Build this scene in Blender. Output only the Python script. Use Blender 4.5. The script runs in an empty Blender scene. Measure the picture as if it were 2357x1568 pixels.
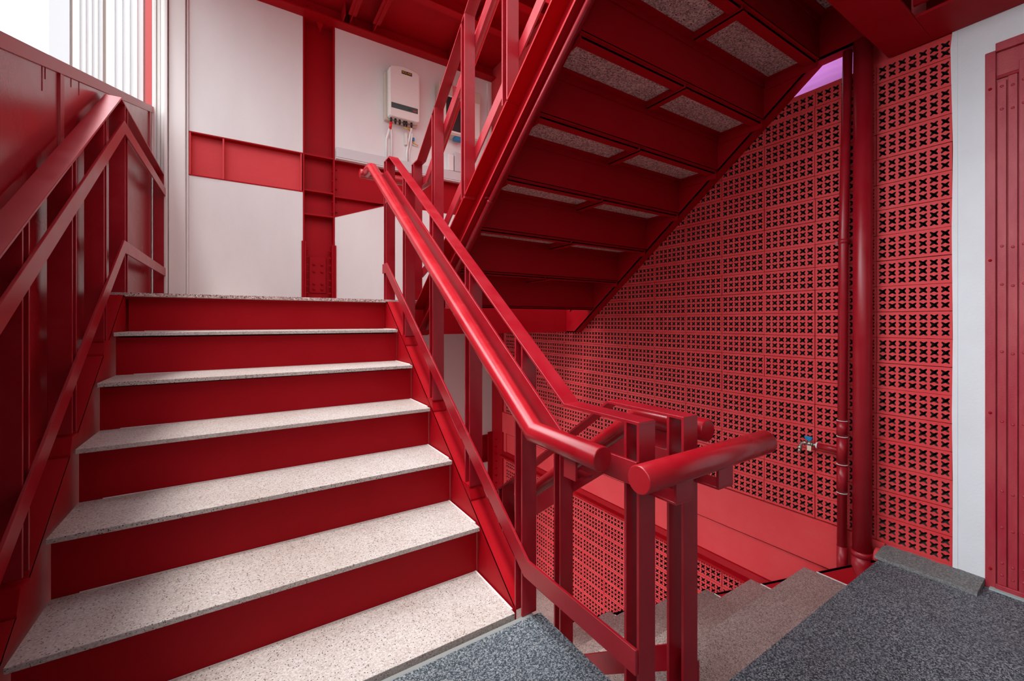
import bpy, math, random
from mathutils import Vector, Matrix
random.seed(7)
C = bpy.context.scene.collection
PI = math.pi

# ---------------------------------------------------------------- camera
# eye 0.946 above the grey floor, level, turned 32.7 degrees to the right of the stair direction (+Y)
YAW, FPX, HOR, EYE = 0.571, 976.46, 740.04, 0.94635
cam_d = bpy.data.cameras.new('camera')
cam = bpy.data.objects.new('camera', cam_d); C.objects.link(cam)
cam.location = (0, 0, EYE)
cam.rotation_euler = (PI / 2, 0, -YAW)
cam_d.sensor_fit = 'HORIZONTAL'; cam_d.sensor_width = 36.0
cam_d.lens = 36.0 * FPX / 2357.0
cam_d.shift_y = -(784.0 - HOR) / 2357.0
cam_d.clip_start = 0.02
bpy.context.scene.camera = cam

# ---------------------------------------------------------------- sky, sun, exposure
w = bpy.data.worlds.new('sky'); bpy.context.scene.world = w; w.use_nodes = True
wn = w.node_tree.nodes; wl = w.node_tree.links; bg = wn['Background']
bg.inputs[0].default_value = (0.93, 0.96, 1.0, 1)
# thin overcast: an even base, brightest low in the west (-X) where the sun stands behind cloud,
# with glows added north (+Y), south (-Y) and overhead to light wall and rails
tcw = wn.new('ShaderNodeTexCoord'); acc = None
SKY_BASE = 0.26
for direction, power, gain in (((-1.0, 0.42, 0.36), 6.0, 9.5), ((-0.35, -1.0, 0.85), 4.0, 3.2), ((-0.30, 0.80, 0.60), 4.0, 1.6), ((-0.28, 0.42, 0.88), 16.0, 11.0)):
    dt = wn.new('ShaderNodeVectorMath'); dt.operation = 'DOT_PRODUCT'; dt.inputs[1].default_value = Vector(direction).normalized()
    mx0 = wn.new('ShaderNodeMath'); mx0.operation = 'MAXIMUM'; mx0.inputs[1].default_value = 0.0
    pw = wn.new('ShaderNodeMath'); pw.operation = 'POWER'; pw.inputs[1].default_value = power
    ma = wn.new('ShaderNodeMath'); ma.operation = 'MULTIPLY_ADD'; ma.inputs[1].default_value = gain; ma.inputs[2].default_value = SKY_BASE
    wl.new(tcw.outputs['Generated'], dt.inputs[0]); wl.new(dt.outputs['Value'], mx0.inputs[0]); wl.new(mx0.outputs[0], pw.inputs[0])
    wl.new(pw.outputs[0], ma.inputs[0])
    if acc is not None: wl.new(acc, ma.inputs[2])
    acc = ma.outputs[0]
wl.new(acc, bg.inputs[1])
sd = bpy.data.lights.new('sun', 'SUN'); sd.energy = 2.9; sd.angle = math.radians(9); sd.color = (1.0, 0.98, 0.96)
sun = bpy.data.objects.new('sun', sd); C.objects.link(sun)
sun.rotation_euler = Vector((-0.25, -0.15, 1.0)).normalized().to_track_quat('Z', 'Y').to_euler()
vs = bpy.context.scene.view_settings
vs.view_transform = 'Standard'; vs.look = 'None'; vs.gamma = 1.0; vs.use_curve_mapping = False
vs.exposure = 0.0
bpy.context.scene.cycles.max_bounces = 8
bpy.context.scene.cycles.diffuse_bounces = 5

# ---------------------------------------------------------------- materials
def mat(name, col, rough=0.5, metal=0.0, spec=0.5, var=None, vscale=6.0, bump=0.0, bscale=120.0, rvar=0.0, stretch=None):
    """plain paint with a second tone in soft patches (var), a fine bump and patchy gloss"""
    m = bpy.data.materials.new(name); m.use_nodes = True
    nt = m.node_tree; b = nt.nodes['Principled BSDF']
    b.inputs['Base Color'].default_value = (*col, 1); b.inputs['Roughness'].default_value = rough
    b.inputs['Metallic'].default_value = metal; b.inputs['Specular IOR Level'].default_value = spec
    tc = nt.nodes.new('ShaderNodeTexCoord'); src = tc.outputs['Object']
    if stretch:
        mp = nt.nodes.new('ShaderNodeMapping'); mp.inputs['Scale'].default_value = stretch
        nt.links.new(src, mp.inputs[0]); src = mp.outputs[0]
    if var or rvar:
        n = nt.nodes.new('ShaderNodeTexNoise'); n.inputs['Scale'].default_value = vscale
        n.inputs['Detail'].default_value = 6; n.inputs['Roughness'].default_value = 0.62
        nt.links.new(src, n.inputs['Vector'])
        if var:
            r = nt.nodes.new('ShaderNodeValToRGB')
            r.color_ramp.elements[0].position = 0.38; r.color_ramp.elements[0].color = (*col, 1)
            r.color_ramp.elements[1].position = 0.72; r.color_ramp.elements[1].color = (*var, 1)
            nt.links.new(n.outputs['Fac'], r.inputs[0]); nt.links.new(r.outputs[0], b.inputs['Base Color'])
        if rvar:
            mr = nt.nodes.new('ShaderNodeMapRange'); mr.inputs['To Min'].default_value = max(0.05, rough - rvar)
            mr.inputs['To Max'].default_value = min(1, rough + rvar); mr.inputs['From Min'].default_value = 0.3; mr.inputs['From Max'].default_value = 0.7
            nt.links.new(n.outputs['Fac'], mr.inputs['Value']); nt.links.new(mr.outputs[0], b.inputs['Roughness'])
    if bump:
        n2 = nt.nodes.new('ShaderNodeTexNoise'); n2.inputs['Scale'].default_value = bscale; n2.inputs['Detail'].default_value = 4
        nt.links.new(tc.outputs['Object'], n2.inputs['Vector'])
        bp = nt.nodes.new('ShaderNodeBump'); bp.inputs['Strength'].default_value = bump; bp.inputs['Distance'].default_value = 0.002
        nt.links.new(n2.outputs['Fac'], bp.inputs['Height']); nt.links.new(bp.outputs[0], b.inputs['Normal'])
    return m

def stone(name, stops, scale, rough, spots=None, bump=0.15, big=None, sscale=None, spot_size=0.25):
    """speckled stone: cell noise through a colour ramp, dark or light grains on top, large soft stains"""
    m = bpy.data.materials.new(name); m.use_nodes = True
    nt = m.node_tree; N = nt.nodes.new; L = nt.links.new; b = nt.nodes['Principled BSDF']
    b.inputs['Roughness'].default_value = rough
    tc = N('ShaderNodeTexCoord')
    v = N('ShaderNodeTexVoronoi'); v.inputs['Scale'].default_value = scale; L(tc.outputs['Object'], v.inputs['Vector'])
    n = N('ShaderNodeTexNoise'); n.inputs['Scale'].default_value = scale * 0.55; n.inputs['Detail'].default_value = 5; L(tc.outputs['Object'], n.inputs['Vector'])
    sp = N('ShaderNodeSeparateColor'); L(v.outputs['Color'], sp.inputs[0])
    mx = N('ShaderNodeMix'); mx.data_type = 'FLOAT'; mx.inputs[0].default_value = 0.45
    L(sp.outputs[0], mx.inputs[2]); L(n.outputs['Fac'], mx.inputs[3])
    r = N('ShaderNodeValToRGB'); cr = r.color_ramp
    while len(cr.elements) < len(stops): cr.elements.new(0.5)
    for e, (p, c) in zip(cr.elements, stops): e.position = p; e.color = (*c, 1)
    L(mx.outputs[0], r.inputs[0]); out = r.outputs[0]
    if spots:
        v2 = N('ShaderNodeTexVoronoi'); v2.inputs['Scale'].default_value = sscale or scale * 0.8; L(tc.outputs['Object'], v2.inputs['Vector'])
        s2 = N('ShaderNodeSeparateColor'); L(v2.outputs['Color'], s2.inputs[0])
        g = N('ShaderNodeMath'); g.operation = 'GREATER_THAN'; g.inputs[1].default_value = 1 - spot_size; L(s2.outputs[1], g.inputs[0])
        l = N('ShaderNodeMath'); l.operation = 'LESS_THAN'; l.inputs[1].default_value = 0.42; L(v2.outputs['Distance'], l.inputs[0])
        a = N('ShaderNodeMath'); a.operation = 'MULTIPLY'; L(g.outputs[0], a.inputs[0]); L(l.outputs[0], a.inputs[1])
        m2 = N('ShaderNodeMix'); m2.data_type = 'RGBA'; m2.inputs[7].default_value = (*spots, 1)
        L(a.outputs[0], m2.inputs[0]); L(out, m2.inputs[6]); out = m2.outputs[2]
    if big:
        n3 = N('ShaderNodeTexNoise'); n3.inputs['Scale'].default_value = 3.5; n3.inputs['Detail'].default_value = 5; L(tc.outputs['Object'], n3.inputs['Vector'])
        mr = N('ShaderNodeMapRange'); mr.inputs['From Min'].default_value = 0.42; mr.inputs['From Max'].default_value = 0.7; mr.inputs['To Max'].default_value = 0.55
        L(n3.outputs['Fac'], mr.inputs['Value'])
        m3 = N('ShaderNodeMix'); m3.data_type = 'RGBA'; m3.blend_type = 'MULTIPLY'; m3.inputs[7].default_value = (*big, 1)
        L(mr.outputs[0], m3.inputs[0]); L(out, m3.inputs[6]); out = m3.outputs[2]
    L(out, b.inputs['Base Color'])
    bp = N('ShaderNodeBump'); bp.inputs['Strength'].default_value = bump; bp.inputs['Distance'].default_value = 0.0015
    L(mx.outputs[0], bp.inputs['Height']); L(bp.outputs[0], b.inputs['Normal'])
    return m

RED, RED2 = (0.35, 0.0008, 0.006), (0.38, 0.003, 0.010)
M_red = mat('red_paint', RED, 0.55, spec=0.14, var=RED2, vscale=5, bump=0.12, bscale=260, rvar=0.1)
M_rail = mat('red_rail_paint', (0.31, 0.004, 0.012), 0.33, spec=0.42, var=(0.35, 0.012, 0.022), vscale=14, bump=0.10, bscale=420, rvar=0.04)
M_tube = mat('red_tube_paint', (0.36, 0.005, 0.012), 0.24, var=(0.42, 0.014, 0.022), vscale=10, bump=0.08, bscale=600, rvar=0.04)
M_panel = mat('red_panel_paint', (0.30, 0.004, 0.012), 0.24, var=(0.28, 0.012, 0.018), vscale=3.5, bump=0.05, bscale=140, rvar=0.05, spec=0.8)
M_wallred = mat('red_block_paint', (0.66, 0.030, 0.038), 0.66, var=(0.68, 0.055, 0.060), vscale=9, bump=0.35, bscale=190, rvar=0.1)
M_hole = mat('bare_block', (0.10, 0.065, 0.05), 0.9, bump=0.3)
M_void = mat('cavity_shade', (0.012, 0.008, 0.007), 0.95)  # near-black colour standing in for the shade inside the block wall
M_joint = mat('block_joint', (0.16, 0.02, 0.02), 0.8)
M_dark = mat('low_bounce_dark', (0.07, 0.06, 0.06), 0.9)  # dark so that the unseen wall and ceiling bounce little light
M_door = mat('red_door_paint', (0.36, 0.012, 0.030), 0.5, var=(0.44, 0.05, 0.06), vscale=18, bump=0.25, bscale=200, stretch=(1, 1, 0.3))
M_cream = mat('cream_plaster', (0.80, 0.785, 0.765), 0.8, var=(0.74, 0.71, 0.685), vscale=2.2, bump=0.25, bscale=160, stretch=(1, 1, 0.35))
M_white = mat('white_plaster', (0.80, 0.82, 0.85), 0.75, var=(0.74, 0.75, 0.77), vscale=3, bump=0.35, bscale=130)
M_whitemetal = mat('white_sheet_metal', (0.80, 0.78, 0.75), 0.4, var=(0.74, 0.70, 0.66), vscale=3, stretch=(1, 1, 0.2))
M_clad = mat('white_cladding', (0.78, 0.77, 0.77), 0.6)
M_trunk = mat('grey_trunking', (0.60, 0.58, 0.58), 0.5)
M_plastic = mat('off_white_plastic', (0.78, 0.75, 0.70), 0.45)
M_beige = mat('beige_enclosure', (0.60, 0.52, 0.43), 0.5)
M_pvc = mat('white_pvc', (0.82, 0.80, 0.77), 0.4)
M_black = mat('black_plastic', (0.015, 0.015, 0.017), 0.4)
M_redplastic = mat('bright_red_plastic', (0.75, 0.02, 0.02), 0.4)
M_band = mat('dark_green_band', (0.045, 0.065, 0.060), 0.35)
M_yellow = mat('yellow_wire', (0.72, 0.52, 0.05), 0.5)
M_blue = mat('blue_handle', (0.0, 0.20, 0.42), 0.4)
M_chrome = mat('tarnished_chrome', (0.50, 0.46, 0.40), 0.32, metal=0.9)
M_tape = mat('white_tape', (0.8, 0.78, 0.76), 0.6)
M_tag = mat('cream_paper_tag', (0.72, 0.58, 0.42), 0.8)
M_sealant = mat('white_sealant', (0.78, 0.72, 0.70), 0.7)
M_purple = mat('purple_cloth', (0.34, 0.10, 0.36), 0.8, var=(0.42, 0.16, 0.44), vscale=30, stretch=(1, 0.1, 1), bump=0.4, bscale=60)
ntp = M_purple.node_tree; tr = ntp.nodes.new('ShaderNodeBsdfTranslucent'); tr.inputs[0].default_value = (0.62, 0.25, 0.62, 1)
ms = ntp.nodes.new('ShaderNodeMixShader'); ms.inputs[0].default_value = 0.6
ntp.links.new(ntp.nodes['Principled BSDF'].outputs[0], ms.inputs[1]); ntp.links.new(tr.outputs[0], ms.inputs[2]); ntp.links.new(ms.outputs[0], ntp.nodes['Material Output'].inputs[0])
M_kerb = stone('rough_grey_concrete', [(0.2, (0.11, 0.11, 0.11)), (0.6, (0.19, 0.19, 0.185)), (0.9, (0.28, 0.28, 0.275))], 260, 0.85)
M_threshold = mat('pale_green_threshold', (0.42, 0.50, 0.49), 0.7, var=(0.3, 0.36, 0.35), vscale=12)
M_gran = stone('pink_granite', [(0.05, (0.26, 0.20, 0.18)), (0.30, (0.45, 0.385, 0.35)), (0.55, (0.56, 0.50, 0.47)), (0.9, (0.68, 0.64, 0.62))],
               300, 0.5, spots=(0.06, 0.05, 0.05), big=(0.80, 0.72, 0.66), spot_size=0.10, bump=0.1)
M_gran_worn = stone('worn_grey_brown_granite', [(0.05, (0.13, 0.10, 0.09)), (0.35, (0.29, 0.23, 0.205)), (0.6, (0.42, 0.345, 0.315)), (0.9, (0.58, 0.50, 0.48))],
                    300, 0.55, spots=(0.04, 0.035, 0.035), big=(0.62, 0.55, 0.50), spot_size=0.14, bump=0.12)
M_gran_under = stone('rough_sawn_granite', [(0.1, (0.20, 0.11, 0.10)), (0.4, (0.42, 0.28, 0.26)), (0.62, (0.66, 0.50, 0.47)), (0.85, (0.84, 0.70, 0.67))],
                     190, 0.85, spots=(0.05, 0.03, 0.03), big=(0.7, 0.58, 0.54), spot_size=0.14, bump=0.4)
M_floor = stone('blue_grey_terrazzo', [(0.2, (0.010, 0.018, 0.026)), (0.42, (0.036, 0.055, 0.072)), (0.56, (0.13, 0.16, 0.18)), (0.8, (0.34, 0.37, 0.38))],
                330, 0.6, spots=(0.36, 0.37, 0.37), big=(0.62, 0.6, 0.58), spot_size=0.09, bump=0.22)
M_groove = mat('dark_groove', (0.05, 0.05, 0.045), 0.9)
M_mortar = mat('pale_mortar', (0.24, 0.25, 0.24), 0.85, bump=0.3)

# ---------------------------------------------------------------- mesh helpers
class MB:
    def __init__(s): s.v = []; s.f = []; s.m = []; s.sm = []
    def add(s, vs, fs, mi=0, smooth=False):
        b = len(s.v); s.v += [tuple(p) for p in vs]
        for f in fs: s.f.append([b + i for i in f]); s.m.append(mi); s.sm.append(smooth)
        return s
    def box(s, x0, x1, y0, y1, z0, z1, mi=0):
        x0, x1 = sorted((x0, x1)); y0, y1 = sorted((y0, y1)); z0, z1 = sorted((z0, z1))
        v = [(x, y, z) for z in (z0, z1) for y in (y0, y1) for x in (x0, x1)]
        return s.add(v, [(0, 2, 3, 1), (4, 5, 7, 6), (0, 1, 5, 4), (2, 6, 7, 3), (0, 4, 6, 2), (1, 3, 7, 5)], mi)
    def prism(s, poly, a0, a1, axis='x', mi=0):
        """poly: outline in the plane across `axis`; extruded from a0 to a1"""
        def P(p, a): return {'x': (a, p[0], p[1]), 'y': (p[0], a, p[1]), 'z': (p[0], p[1], a)}[axis]
        n = len(poly); ar = sum(poly[i][0] * poly[(i + 1) % n][1] - poly[(i + 1) % n][0] * poly[i][1] for i in range(n))
        if (ar < 0) != (axis == 'y'): poly = poly[::-1]
        a0, a1 = sorted((a0, a1))
        v = [P(p, a0) for p in poly] + [P(p, a1) for p in poly]
        f = [tuple(range(n))[::-1], tuple(range(n, 2 * n))] + [(i, (i + 1) % n, n + (i + 1) % n, n + i) for i in range(n)]
        return s.add(v, f, mi)
    def ribbon(s, path, d0, d1, x0, x1, mi=0):
        """flat bar following a (y,z) path; d0..d1 offset along the local normal, x0..x1 across"""
        lo, hi = offset(path, d0), offset(path, d1)
        return s.prism(lo + hi[::-1], x0, x1, 'x', mi)
    def tube(s, pts, r, n=24, mi=0, caps=True, cap_bevel=0.0):
        pts = [Vector(p) for p in pts]; dirs = [(pts[i + 1] - pts[i]).normalized() for i in range(len(pts) - 1)]
        up = Vector((0, 0, 1)) if abs(dirs[0].z) < 0.9 else Vector((1, 0, 0))
        a = dirs[0].cross(up).normalized(); rings = []
        if cap_bevel:
            pts = [pts[0], pts[0] + dirs[0] * cap_bevel] + pts[1:-1] + [pts[-1] - dirs[-1] * cap_bevel, pts[-1]]
            dirs = [dirs[0]] + dirs + [dirs[-1]]
        for i, p in enumerate(pts):
            d0 = dirs[max(i - 1, 0)]; d1 = dirs[min(i, len(dirs) - 1)]
            t = (d0 + d1).normalized(); a = (a - t * a.dot(t)).normalized(); b = t.cross(a)
            # mitre: project the circle of the incoming piece on the plane across t
            ax = a; a_in = (a - d0 * a.dot(d0)).normalized(); b_in = d0.cross(a_in)
            rr = r - cap_bevel if cap_bevel and i in (0, len(pts) - 1) else r
            ring = []
            for k in range(n):
                q = a_in * math.cos(2 * PI * k / n) * rr + b_in * math.sin(2 * PI * k / n) * rr
                q = q - d0 * (q.dot(t) / d0.dot(t)); ring.append(p + q)
            rings.append(ring)
        b0 = len(s.v); s.v += [tuple(q) for ring in rings for q in ring]
        for i in range(len(rings) - 1):
            for k in range(n):
                s.f.append([b0 + i * n + k, b0 + i * n + (k + 1) % n, b0 + (i + 1) * n + (k + 1) % n, b0 + (i + 1) * n + k][::-1]); s.m.append(mi)
                s.sm.append(True)
        if caps:
            s.f.append([b0 + k for k in range(n)]); s.m.append(mi); s.sm.append(False)
            s.f.append([b0 + (len(rings) - 1) * n + k for k in range(n)][::-1]); s.m.append(mi); s.sm.append(False)
        return s
    def build(s, name, mats, parent=None, base=None):
        if not isinstance(mats, (list, tuple)): mats = [mats]
        root = parent
        while root is not None and root.parent is not None: root = root.parent
        off = Vector(base) if base is not None else (Vector(root.location) if root is not None else Vector((0, 0, 0)))
        me = bpy.data.meshes.new(name)
        me.from_pydata([(p[0] - off[0], p[1] - off[1], p[2] - off[2]) for p in s.v], [], s.f)
        for m in mats: me.materials.append(m)
        me.polygons.foreach_set('material_index', s.m); me.polygons.foreach_set('use_smooth', s.sm)
        me.update()
        o = bpy.data.objects.new(name, me); C.objects.link(o)
        if parent is not None: o.parent = parent
        elif base is not None: o.location = off
        return o

def offset(path, d):
    """offset an open 2-D polyline by d to its left, mitred"""
    if d == 0: return list(path)
    out = []; V = [Vector(p) for p in path]; D = [(V[i + 1] - V[i]).normalized() for i in range(len(V) - 1)]
    for i, p in enumerate(V):
        a = D[max(i - 1, 0)]; b = D[min(i, len(D) - 1)]
        na = Vector((-a.y, a.x)); nb = Vector((-b.y, b.x)); m = (na + nb).normalized()
        q = p + m * (d / max(0.3, m.dot(na))); out.append((q.x, q.y))
    return out

def thing(name, label, cat, loc=(0, 0, 0), group=None):
    o = bpy.data.objects.new(name, None); C.objects.link(o); o.location = loc; o.empty_display_size = 0.1
    o['label'] = label; o['category'] = cat
    if group: o['group'] = group
    return o
def tag(o, label, cat, group=None):
    o['label'] = label; o['category'] = cat
    if group: o['group'] = group
    return o
def struct(name, mb, m, parent=None):
    o = mb.build(name, m, parent)
    if parent is None: o['kind'] = 'structure'
    return o
def copies(proto, spots, base):
    """proto sits at spots[0]; copy it to the others (same parent)"""
    s0 = Vector(spots[0])
    for p in spots[1:]:
        c = proto.copy(); C.objects.link(c); c.parent = proto.parent
        c.location = Vector(proto.location) + Vector(p) - s0

def bevel(o, wd=0.0015, seg=2):
    m = o.modifiers.new('edge', 'BEVEL'); m.width = wd; m.segments = seg; m.limit_method = 'ANGLE'; m.angle_limit = math.radians(40)
    return o

# ---------------------------------------------------------------- key dimensions
RISE, GO = 0.18, 0.2433
Y0 = 1.151                      # front edge of the granite slab at floor level
XL, XR = -0.440, 0.753          # ends of the treads of the flight going up
LAND = 6 * RISE                 # landing, 1.08
YW = 3.90                       # back wall
XW = 2.25                       # pierced block wall
TOP = 14 * RISE                 # floor above, 2.52
SL = RISE / GO
def nose(y): return (y - Y0) * SL
def nose3(y): return -(y - 0.670) * SL

# ================================================================ LARGE STRUCTURE
# ---- grey floor (L-shaped: left part runs to the foot of the stairs, right part ends at the stair well)
mb = MB()
poly = [(-0.56, -2.2), (2.25, -2.2), (2.25, 0.631), (0.823, 0.631), (0.823, 1.112), (-0.56, 1.112)]
mb.prism(poly, -0.16, 0.0, 'z')
struct('floor', mb, M_floor)
# unseen ground outside and wall under this storey, added to block low light
mb = MB(); mb.box(-30, -0.60, -20, 30, -3.3, -3.2); struct('floor.001', mb, mat('unseen_ground', (0.16, 0.15, 0.145), 0.9))
mb = MB(); mb.box(-0.56, 0.80, 1.02, 1.10, -1.7, -0.16); struct('wall_unseen.001', mb, M_red)
mb = MB(); mb.box(-0.56, 0.80, 1.112, 1.128, -0.16, -0.0015, 0); mb.box(-0.56, 0.755, 1.128, 1.151, -0.16, -0.022, 1)
struct('trim_1', mb, [M_mortar, M_groove])
mb = MB(); mb.box(0.823, 2.178, 0.6312, 0.6325, -0.16, -0.006)
struct('trim_2', mb, M_red)

# ---- pierced block wall
BP, BZ, BY0, BZ0 = 0.2263, 0.10606, 0.4450, 0.031
def block_wall(mb, y0, z0, ny, nz, top=None):
    cw, ch = 0.0311, 0.0298
    mw, mh = (BP - 7 * cw) / 2, (BZ - 3 * ch) / 2
    g = 0.0011
    rnd = random.Random(3)
    hole = []
    for q in range(4):
        t = q * PI / 2
        hole += [(0.0070 if q % 2 == 0 else 0.0064, t), (0.0143, t + math.radians(34)), (0.0160, t + math.radians(45)), (0.0143, t + math.radians(56))]
    for j in range(nz):
        for i in range(ny):
            dx = rnd.uniform(-0.0012, 0.0012); sh = rnd.uniform(-0.0008, 0.0008)
            by, bz = y0 + i * BP + sh, z0 + j * BZ + rnd.uniform(-0.0006, 0.0006)
            rows = 3
            if top is not None and bz + BZ > top + 0.01: rows = 2
            X = XW + dx
            yb0, yb1, zb0 = by + g, by + BP - g, bz + g
            zb1 = (bz + BZ - g) if rows == 3 else top
            ya, yz = by + mw, by + mw + 7 * cw; za, zz = bz + mh, bz + mh + rows * ch
            # frame round the cells, and the edges of the block
            v = [(X, yb0, zb0), (X, yb1, zb0), (X, yb1, zb1), (X, yb0, zb1), (X, ya, za), (X, yz, za), (X, yz, zz), (X, ya, zz),
                 (X + 0.006, yb0, zb0), (X + 0.006, yb1, zb0), (X + 0.006, yb1, zb1), (X + 0.006, yb0, zb1)]
            f = [(0, 4, 5, 1), (1, 5, 6, 2), (2, 6, 7, 3), (3, 7, 4, 0), (0, 1, 9, 8), (1, 2, 10, 9), (2, 3, 11, 10), (3, 0, 8, 11)]
            mb.add(v, f)
            for r in range(rows):
                for c in range(7):
                    cy, cz = ya + (c + 0.5) * cw, za + (r + 0.5) * ch
                    s = rnd.uniform(0.93, 1.04)
                    b = len(mb.v)
                    hv = [(cy + a * math.cos(t) * s, cz + a * math.sin(t) * s) for a, t in hole]
                    ov = [(cy + cw / 2, cz), (cy + cw / 2, cz + ch / 2), (cy, cz + ch / 2), (cy - cw / 2, cz + ch / 2),
                          (cy - cw / 2, cz), (cy - cw / 2, cz - ch / 2), (cy, cz - ch / 2), (cy + cw / 2, cz - ch / 2)]
                    mb.v += [(X, p, q) for p, q in hv] + [(X, p, q) for p, q in ov] + [(X + 0.045, p, q) for p, q in hv]
                    for q in range(4):
                        A, D1, D, D2, A2 = 4 * q, 4 * q + 1, 4 * q + 2, 4 * q + 3, (4 * q + 4) % 16
                        Mi, Co, M2 = 16 + 2 * q, 16 + 2 * q + 1, 16 + (2 * q + 2) % 8
                        for fc in ((Mi, A, D1, Co), (Co, D1, D), (Co, D, D2), (Co, D2, A2, M2)):
                            mb.f.append([b + k for k in fc]); mb.m.append(0); mb.sm.append(False)
                    for k in range(16):
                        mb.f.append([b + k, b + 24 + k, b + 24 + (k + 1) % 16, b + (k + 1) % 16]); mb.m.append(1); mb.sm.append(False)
mb = MB()
WT = 2.015
block_wall(mb, BY0, BZ0, 14, 19, top=WT)
block_wall(mb, BY0, -0.415 - 11 * BZ, 14, 11)
def slab_strip(mb, y0, y1, z0, z1, x=XW + 0.006, mi=2): mb.box(x, x + 0.004, y0, y1, z0, z1, mi)
# joints behind the faces of the blocks (thin strips), so that only the pierced cells open on the cavity
for i in range(15): slab_strip(mb, BY0 + i * BP - 0.004, BY0 + i * BP + 0.004, BZ0, WT); slab_strip(mb, BY0 + i * BP - 0.004, BY0 + i * BP + 0.004, -0.415 - 11 * BZ, -0.415)
for j in range(20):
    z = BZ0 + j * BZ
    if z < WT: slab_strip(mb, BY0, BY0 + 14 * BP, z - 0.004, z + 0.004, XW + 0.0062)
for j in range(12):
    z = -0.415 - j * BZ; slab_strip(mb, BY0, BY0 + 14 * BP, z - 0.004, z + 0.004, XW + 0.0062)
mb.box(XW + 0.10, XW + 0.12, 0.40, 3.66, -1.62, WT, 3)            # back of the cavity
mb.box(XW, XW + 0.10, 0.44, 3.66, WT, WT + 0.012, 0)             # cap course
mb.box(XW, XW + 0.10, 0.432, BY0, 0.018, WT, 0)
mb.box(XW, XW + 0.10, 0.432, 0.66, -0.02, BZ0, 0)
mb.box(XW, XW + 0.10, BY0 + 14 * BP, 3.66, -1.62, WT, 0)
mb.box(XW + 0.012, XW + 0.10, 0.432, 0.735, WT + 0.012, 2.44, 0)
mb.box(XW - 0.003, XW + 0.10, 1.75, 3.95, WT + 0.012, 3.64, 0)
mb.box(XW + 0.10, XW + 0.12, 3.60, 3.95, -1.62, 3.6, 0)
mb.box(XW + 0.02, XW + 0.10, 0.432, 3.66, -0.45, -0.17, 3)  # near-black backing, shade painted into the gap under the plate
struct('wall_right', mb, [M_wallred, M_hole, M_joint, M_void])

# white pier and lintel round the metal door
mb = MB()
mb.box(XW, XW + 0.10, 0.362, 0.432, -0.02, 2.44)
mb.box(XW, XW + 0.10, -0.20, 0.362, 1.905, 2.44)
mb.prism([(0.432, -0.02), (0.4455, -0.02), (0.4448, 0.35), (0.447, 0.6), (0.4445, 0.9), (0.4475, 1.3), (0.444, 1.6), (0.448, 1.8), (0.451, 1.97), (0.446, 2.03), (0.432, 2.03)], XW - 0.0015, XW + 0.02, 'x')
mb.box(XW, XW + 0.10, -2.2, -0.20, -0.02, 2.52)
struct('wall_right.001', mb, M_white)

# cream back wall, with slots for the steel frame
mb = MB()
def cream(x0, x1, z0, z1): mb.box(x0, x1, YW, YW + 0.10, z0, z1)
cream(-0.312, 0.442, 2.345, 3.60); cream(-0.312, 0.442, -1.55, 2.02)
cream(0.692, 2.42, 2.335, 3.60); cream(1.12, 2.42, -0.245, 2.020); cream(0.442, 1.12, -0.245, 0.9)
mb.prism([(0.692, 0.9), (1.12, 0.9), (1.12, 2.004), (0.692, 1.843)], YW, YW + 0.10, 'y')
cream(1.3, 2.34, -1.24, -0.52)
mb.box(-0.50, 2.6, YW + 0.2, YW + 0.22, -1.6, 3.7)
struct('wall_back', mb, M_cream)

# sloping red parapet on the left, behind the handrail
def ptop(y): return 1.683 + 0.3412 * (y - 1.604)
mb = MB()
mb.prism([(-2.2, -0.2), (1.15, -0.2), (2.62, 0.84), (3.895, 0.84), (3.895, ptop(3.895)), (-2.2, ptop(-2.2))], -0.545, -0.517, 'x')
o = struct('wall_left', mb, M_panel)
mb = MB()
mb.prism([(-2.2, ptop(-2.2) - 0.040), (3.895, ptop(3.895) - 0.044), (3.895, ptop(3.895)), (-2.2, ptop(-2.2))], -0.55, -0.5095, 'x')
mb.box(-0.517, -0.511, 2.040, 2.066, -0.1, ptop(2.04) - 0.04); mb.box(-0.517, -0.513, 2.066, 2.085, -0.1, ptop(2.06) - 0.04)
mb.box(-0.517, -0.510, 3.74, 3.775, LAND, ptop(3.74) - 0.04)
mb.box(-0.517, -0.5125, 0.62, 0.645, -0.1, ptop(0.62) - 0.04)
for (y, l) in ((1.90, .075), (1.925, .035), (2.17, .03), (2.26, .05)): mb.box(-0.517, -0.5155, y, y + 0.0022, ptop(y) - 0.045 - l, ptop(y) - 0.04)
struct('trim_3', mb, mat('parapet_cap_paint', (0.36, 0.03, 0.04), 0.34, var=(0.34, 0.06, 0.065), vscale=5, bump=0.1))

# white sheet-metal corner of the back wall
mb = MB()
mb.box(-0.425, -0.330, YW - 0.03, YW + 0.1, LAND - 0.2, 3.9)
mb.box(-0.449, -0.430, YW - 0.055, YW + 0.1, LAND - 0.2, 3.9)
for x0, x1, y in ((-0.470, -0.452, -0.02), (-0.492, -0.473, -0.01), (-0.514, -0.496, -0.02), (-0.325, -0.3135, -0.012)):
    mb.box(x0, x1, YW + y, YW + 0.1, LAND - 0.2, 3.9)
mb.box(-0.52, -0.313, YW + 0.0, YW + 0.1, LAND - 0.2, 3.9)
bevel(struct('trim_4', mb, M_whitemetal), 0.003)

# unseen wall added behind the camera to block light, and ceiling (the floor above)
mb = MB(); mb.box(-0.56, 2.35, -2.3, -2.2, -0.1, 2.6); struct('wall_unseen', mb, M_dark)
mb = MB(); mb.box(-0.56, 2.45, -2.2, 0.60, 2.44, 2.52); struct('ceiling', mb, M_dark)

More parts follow.
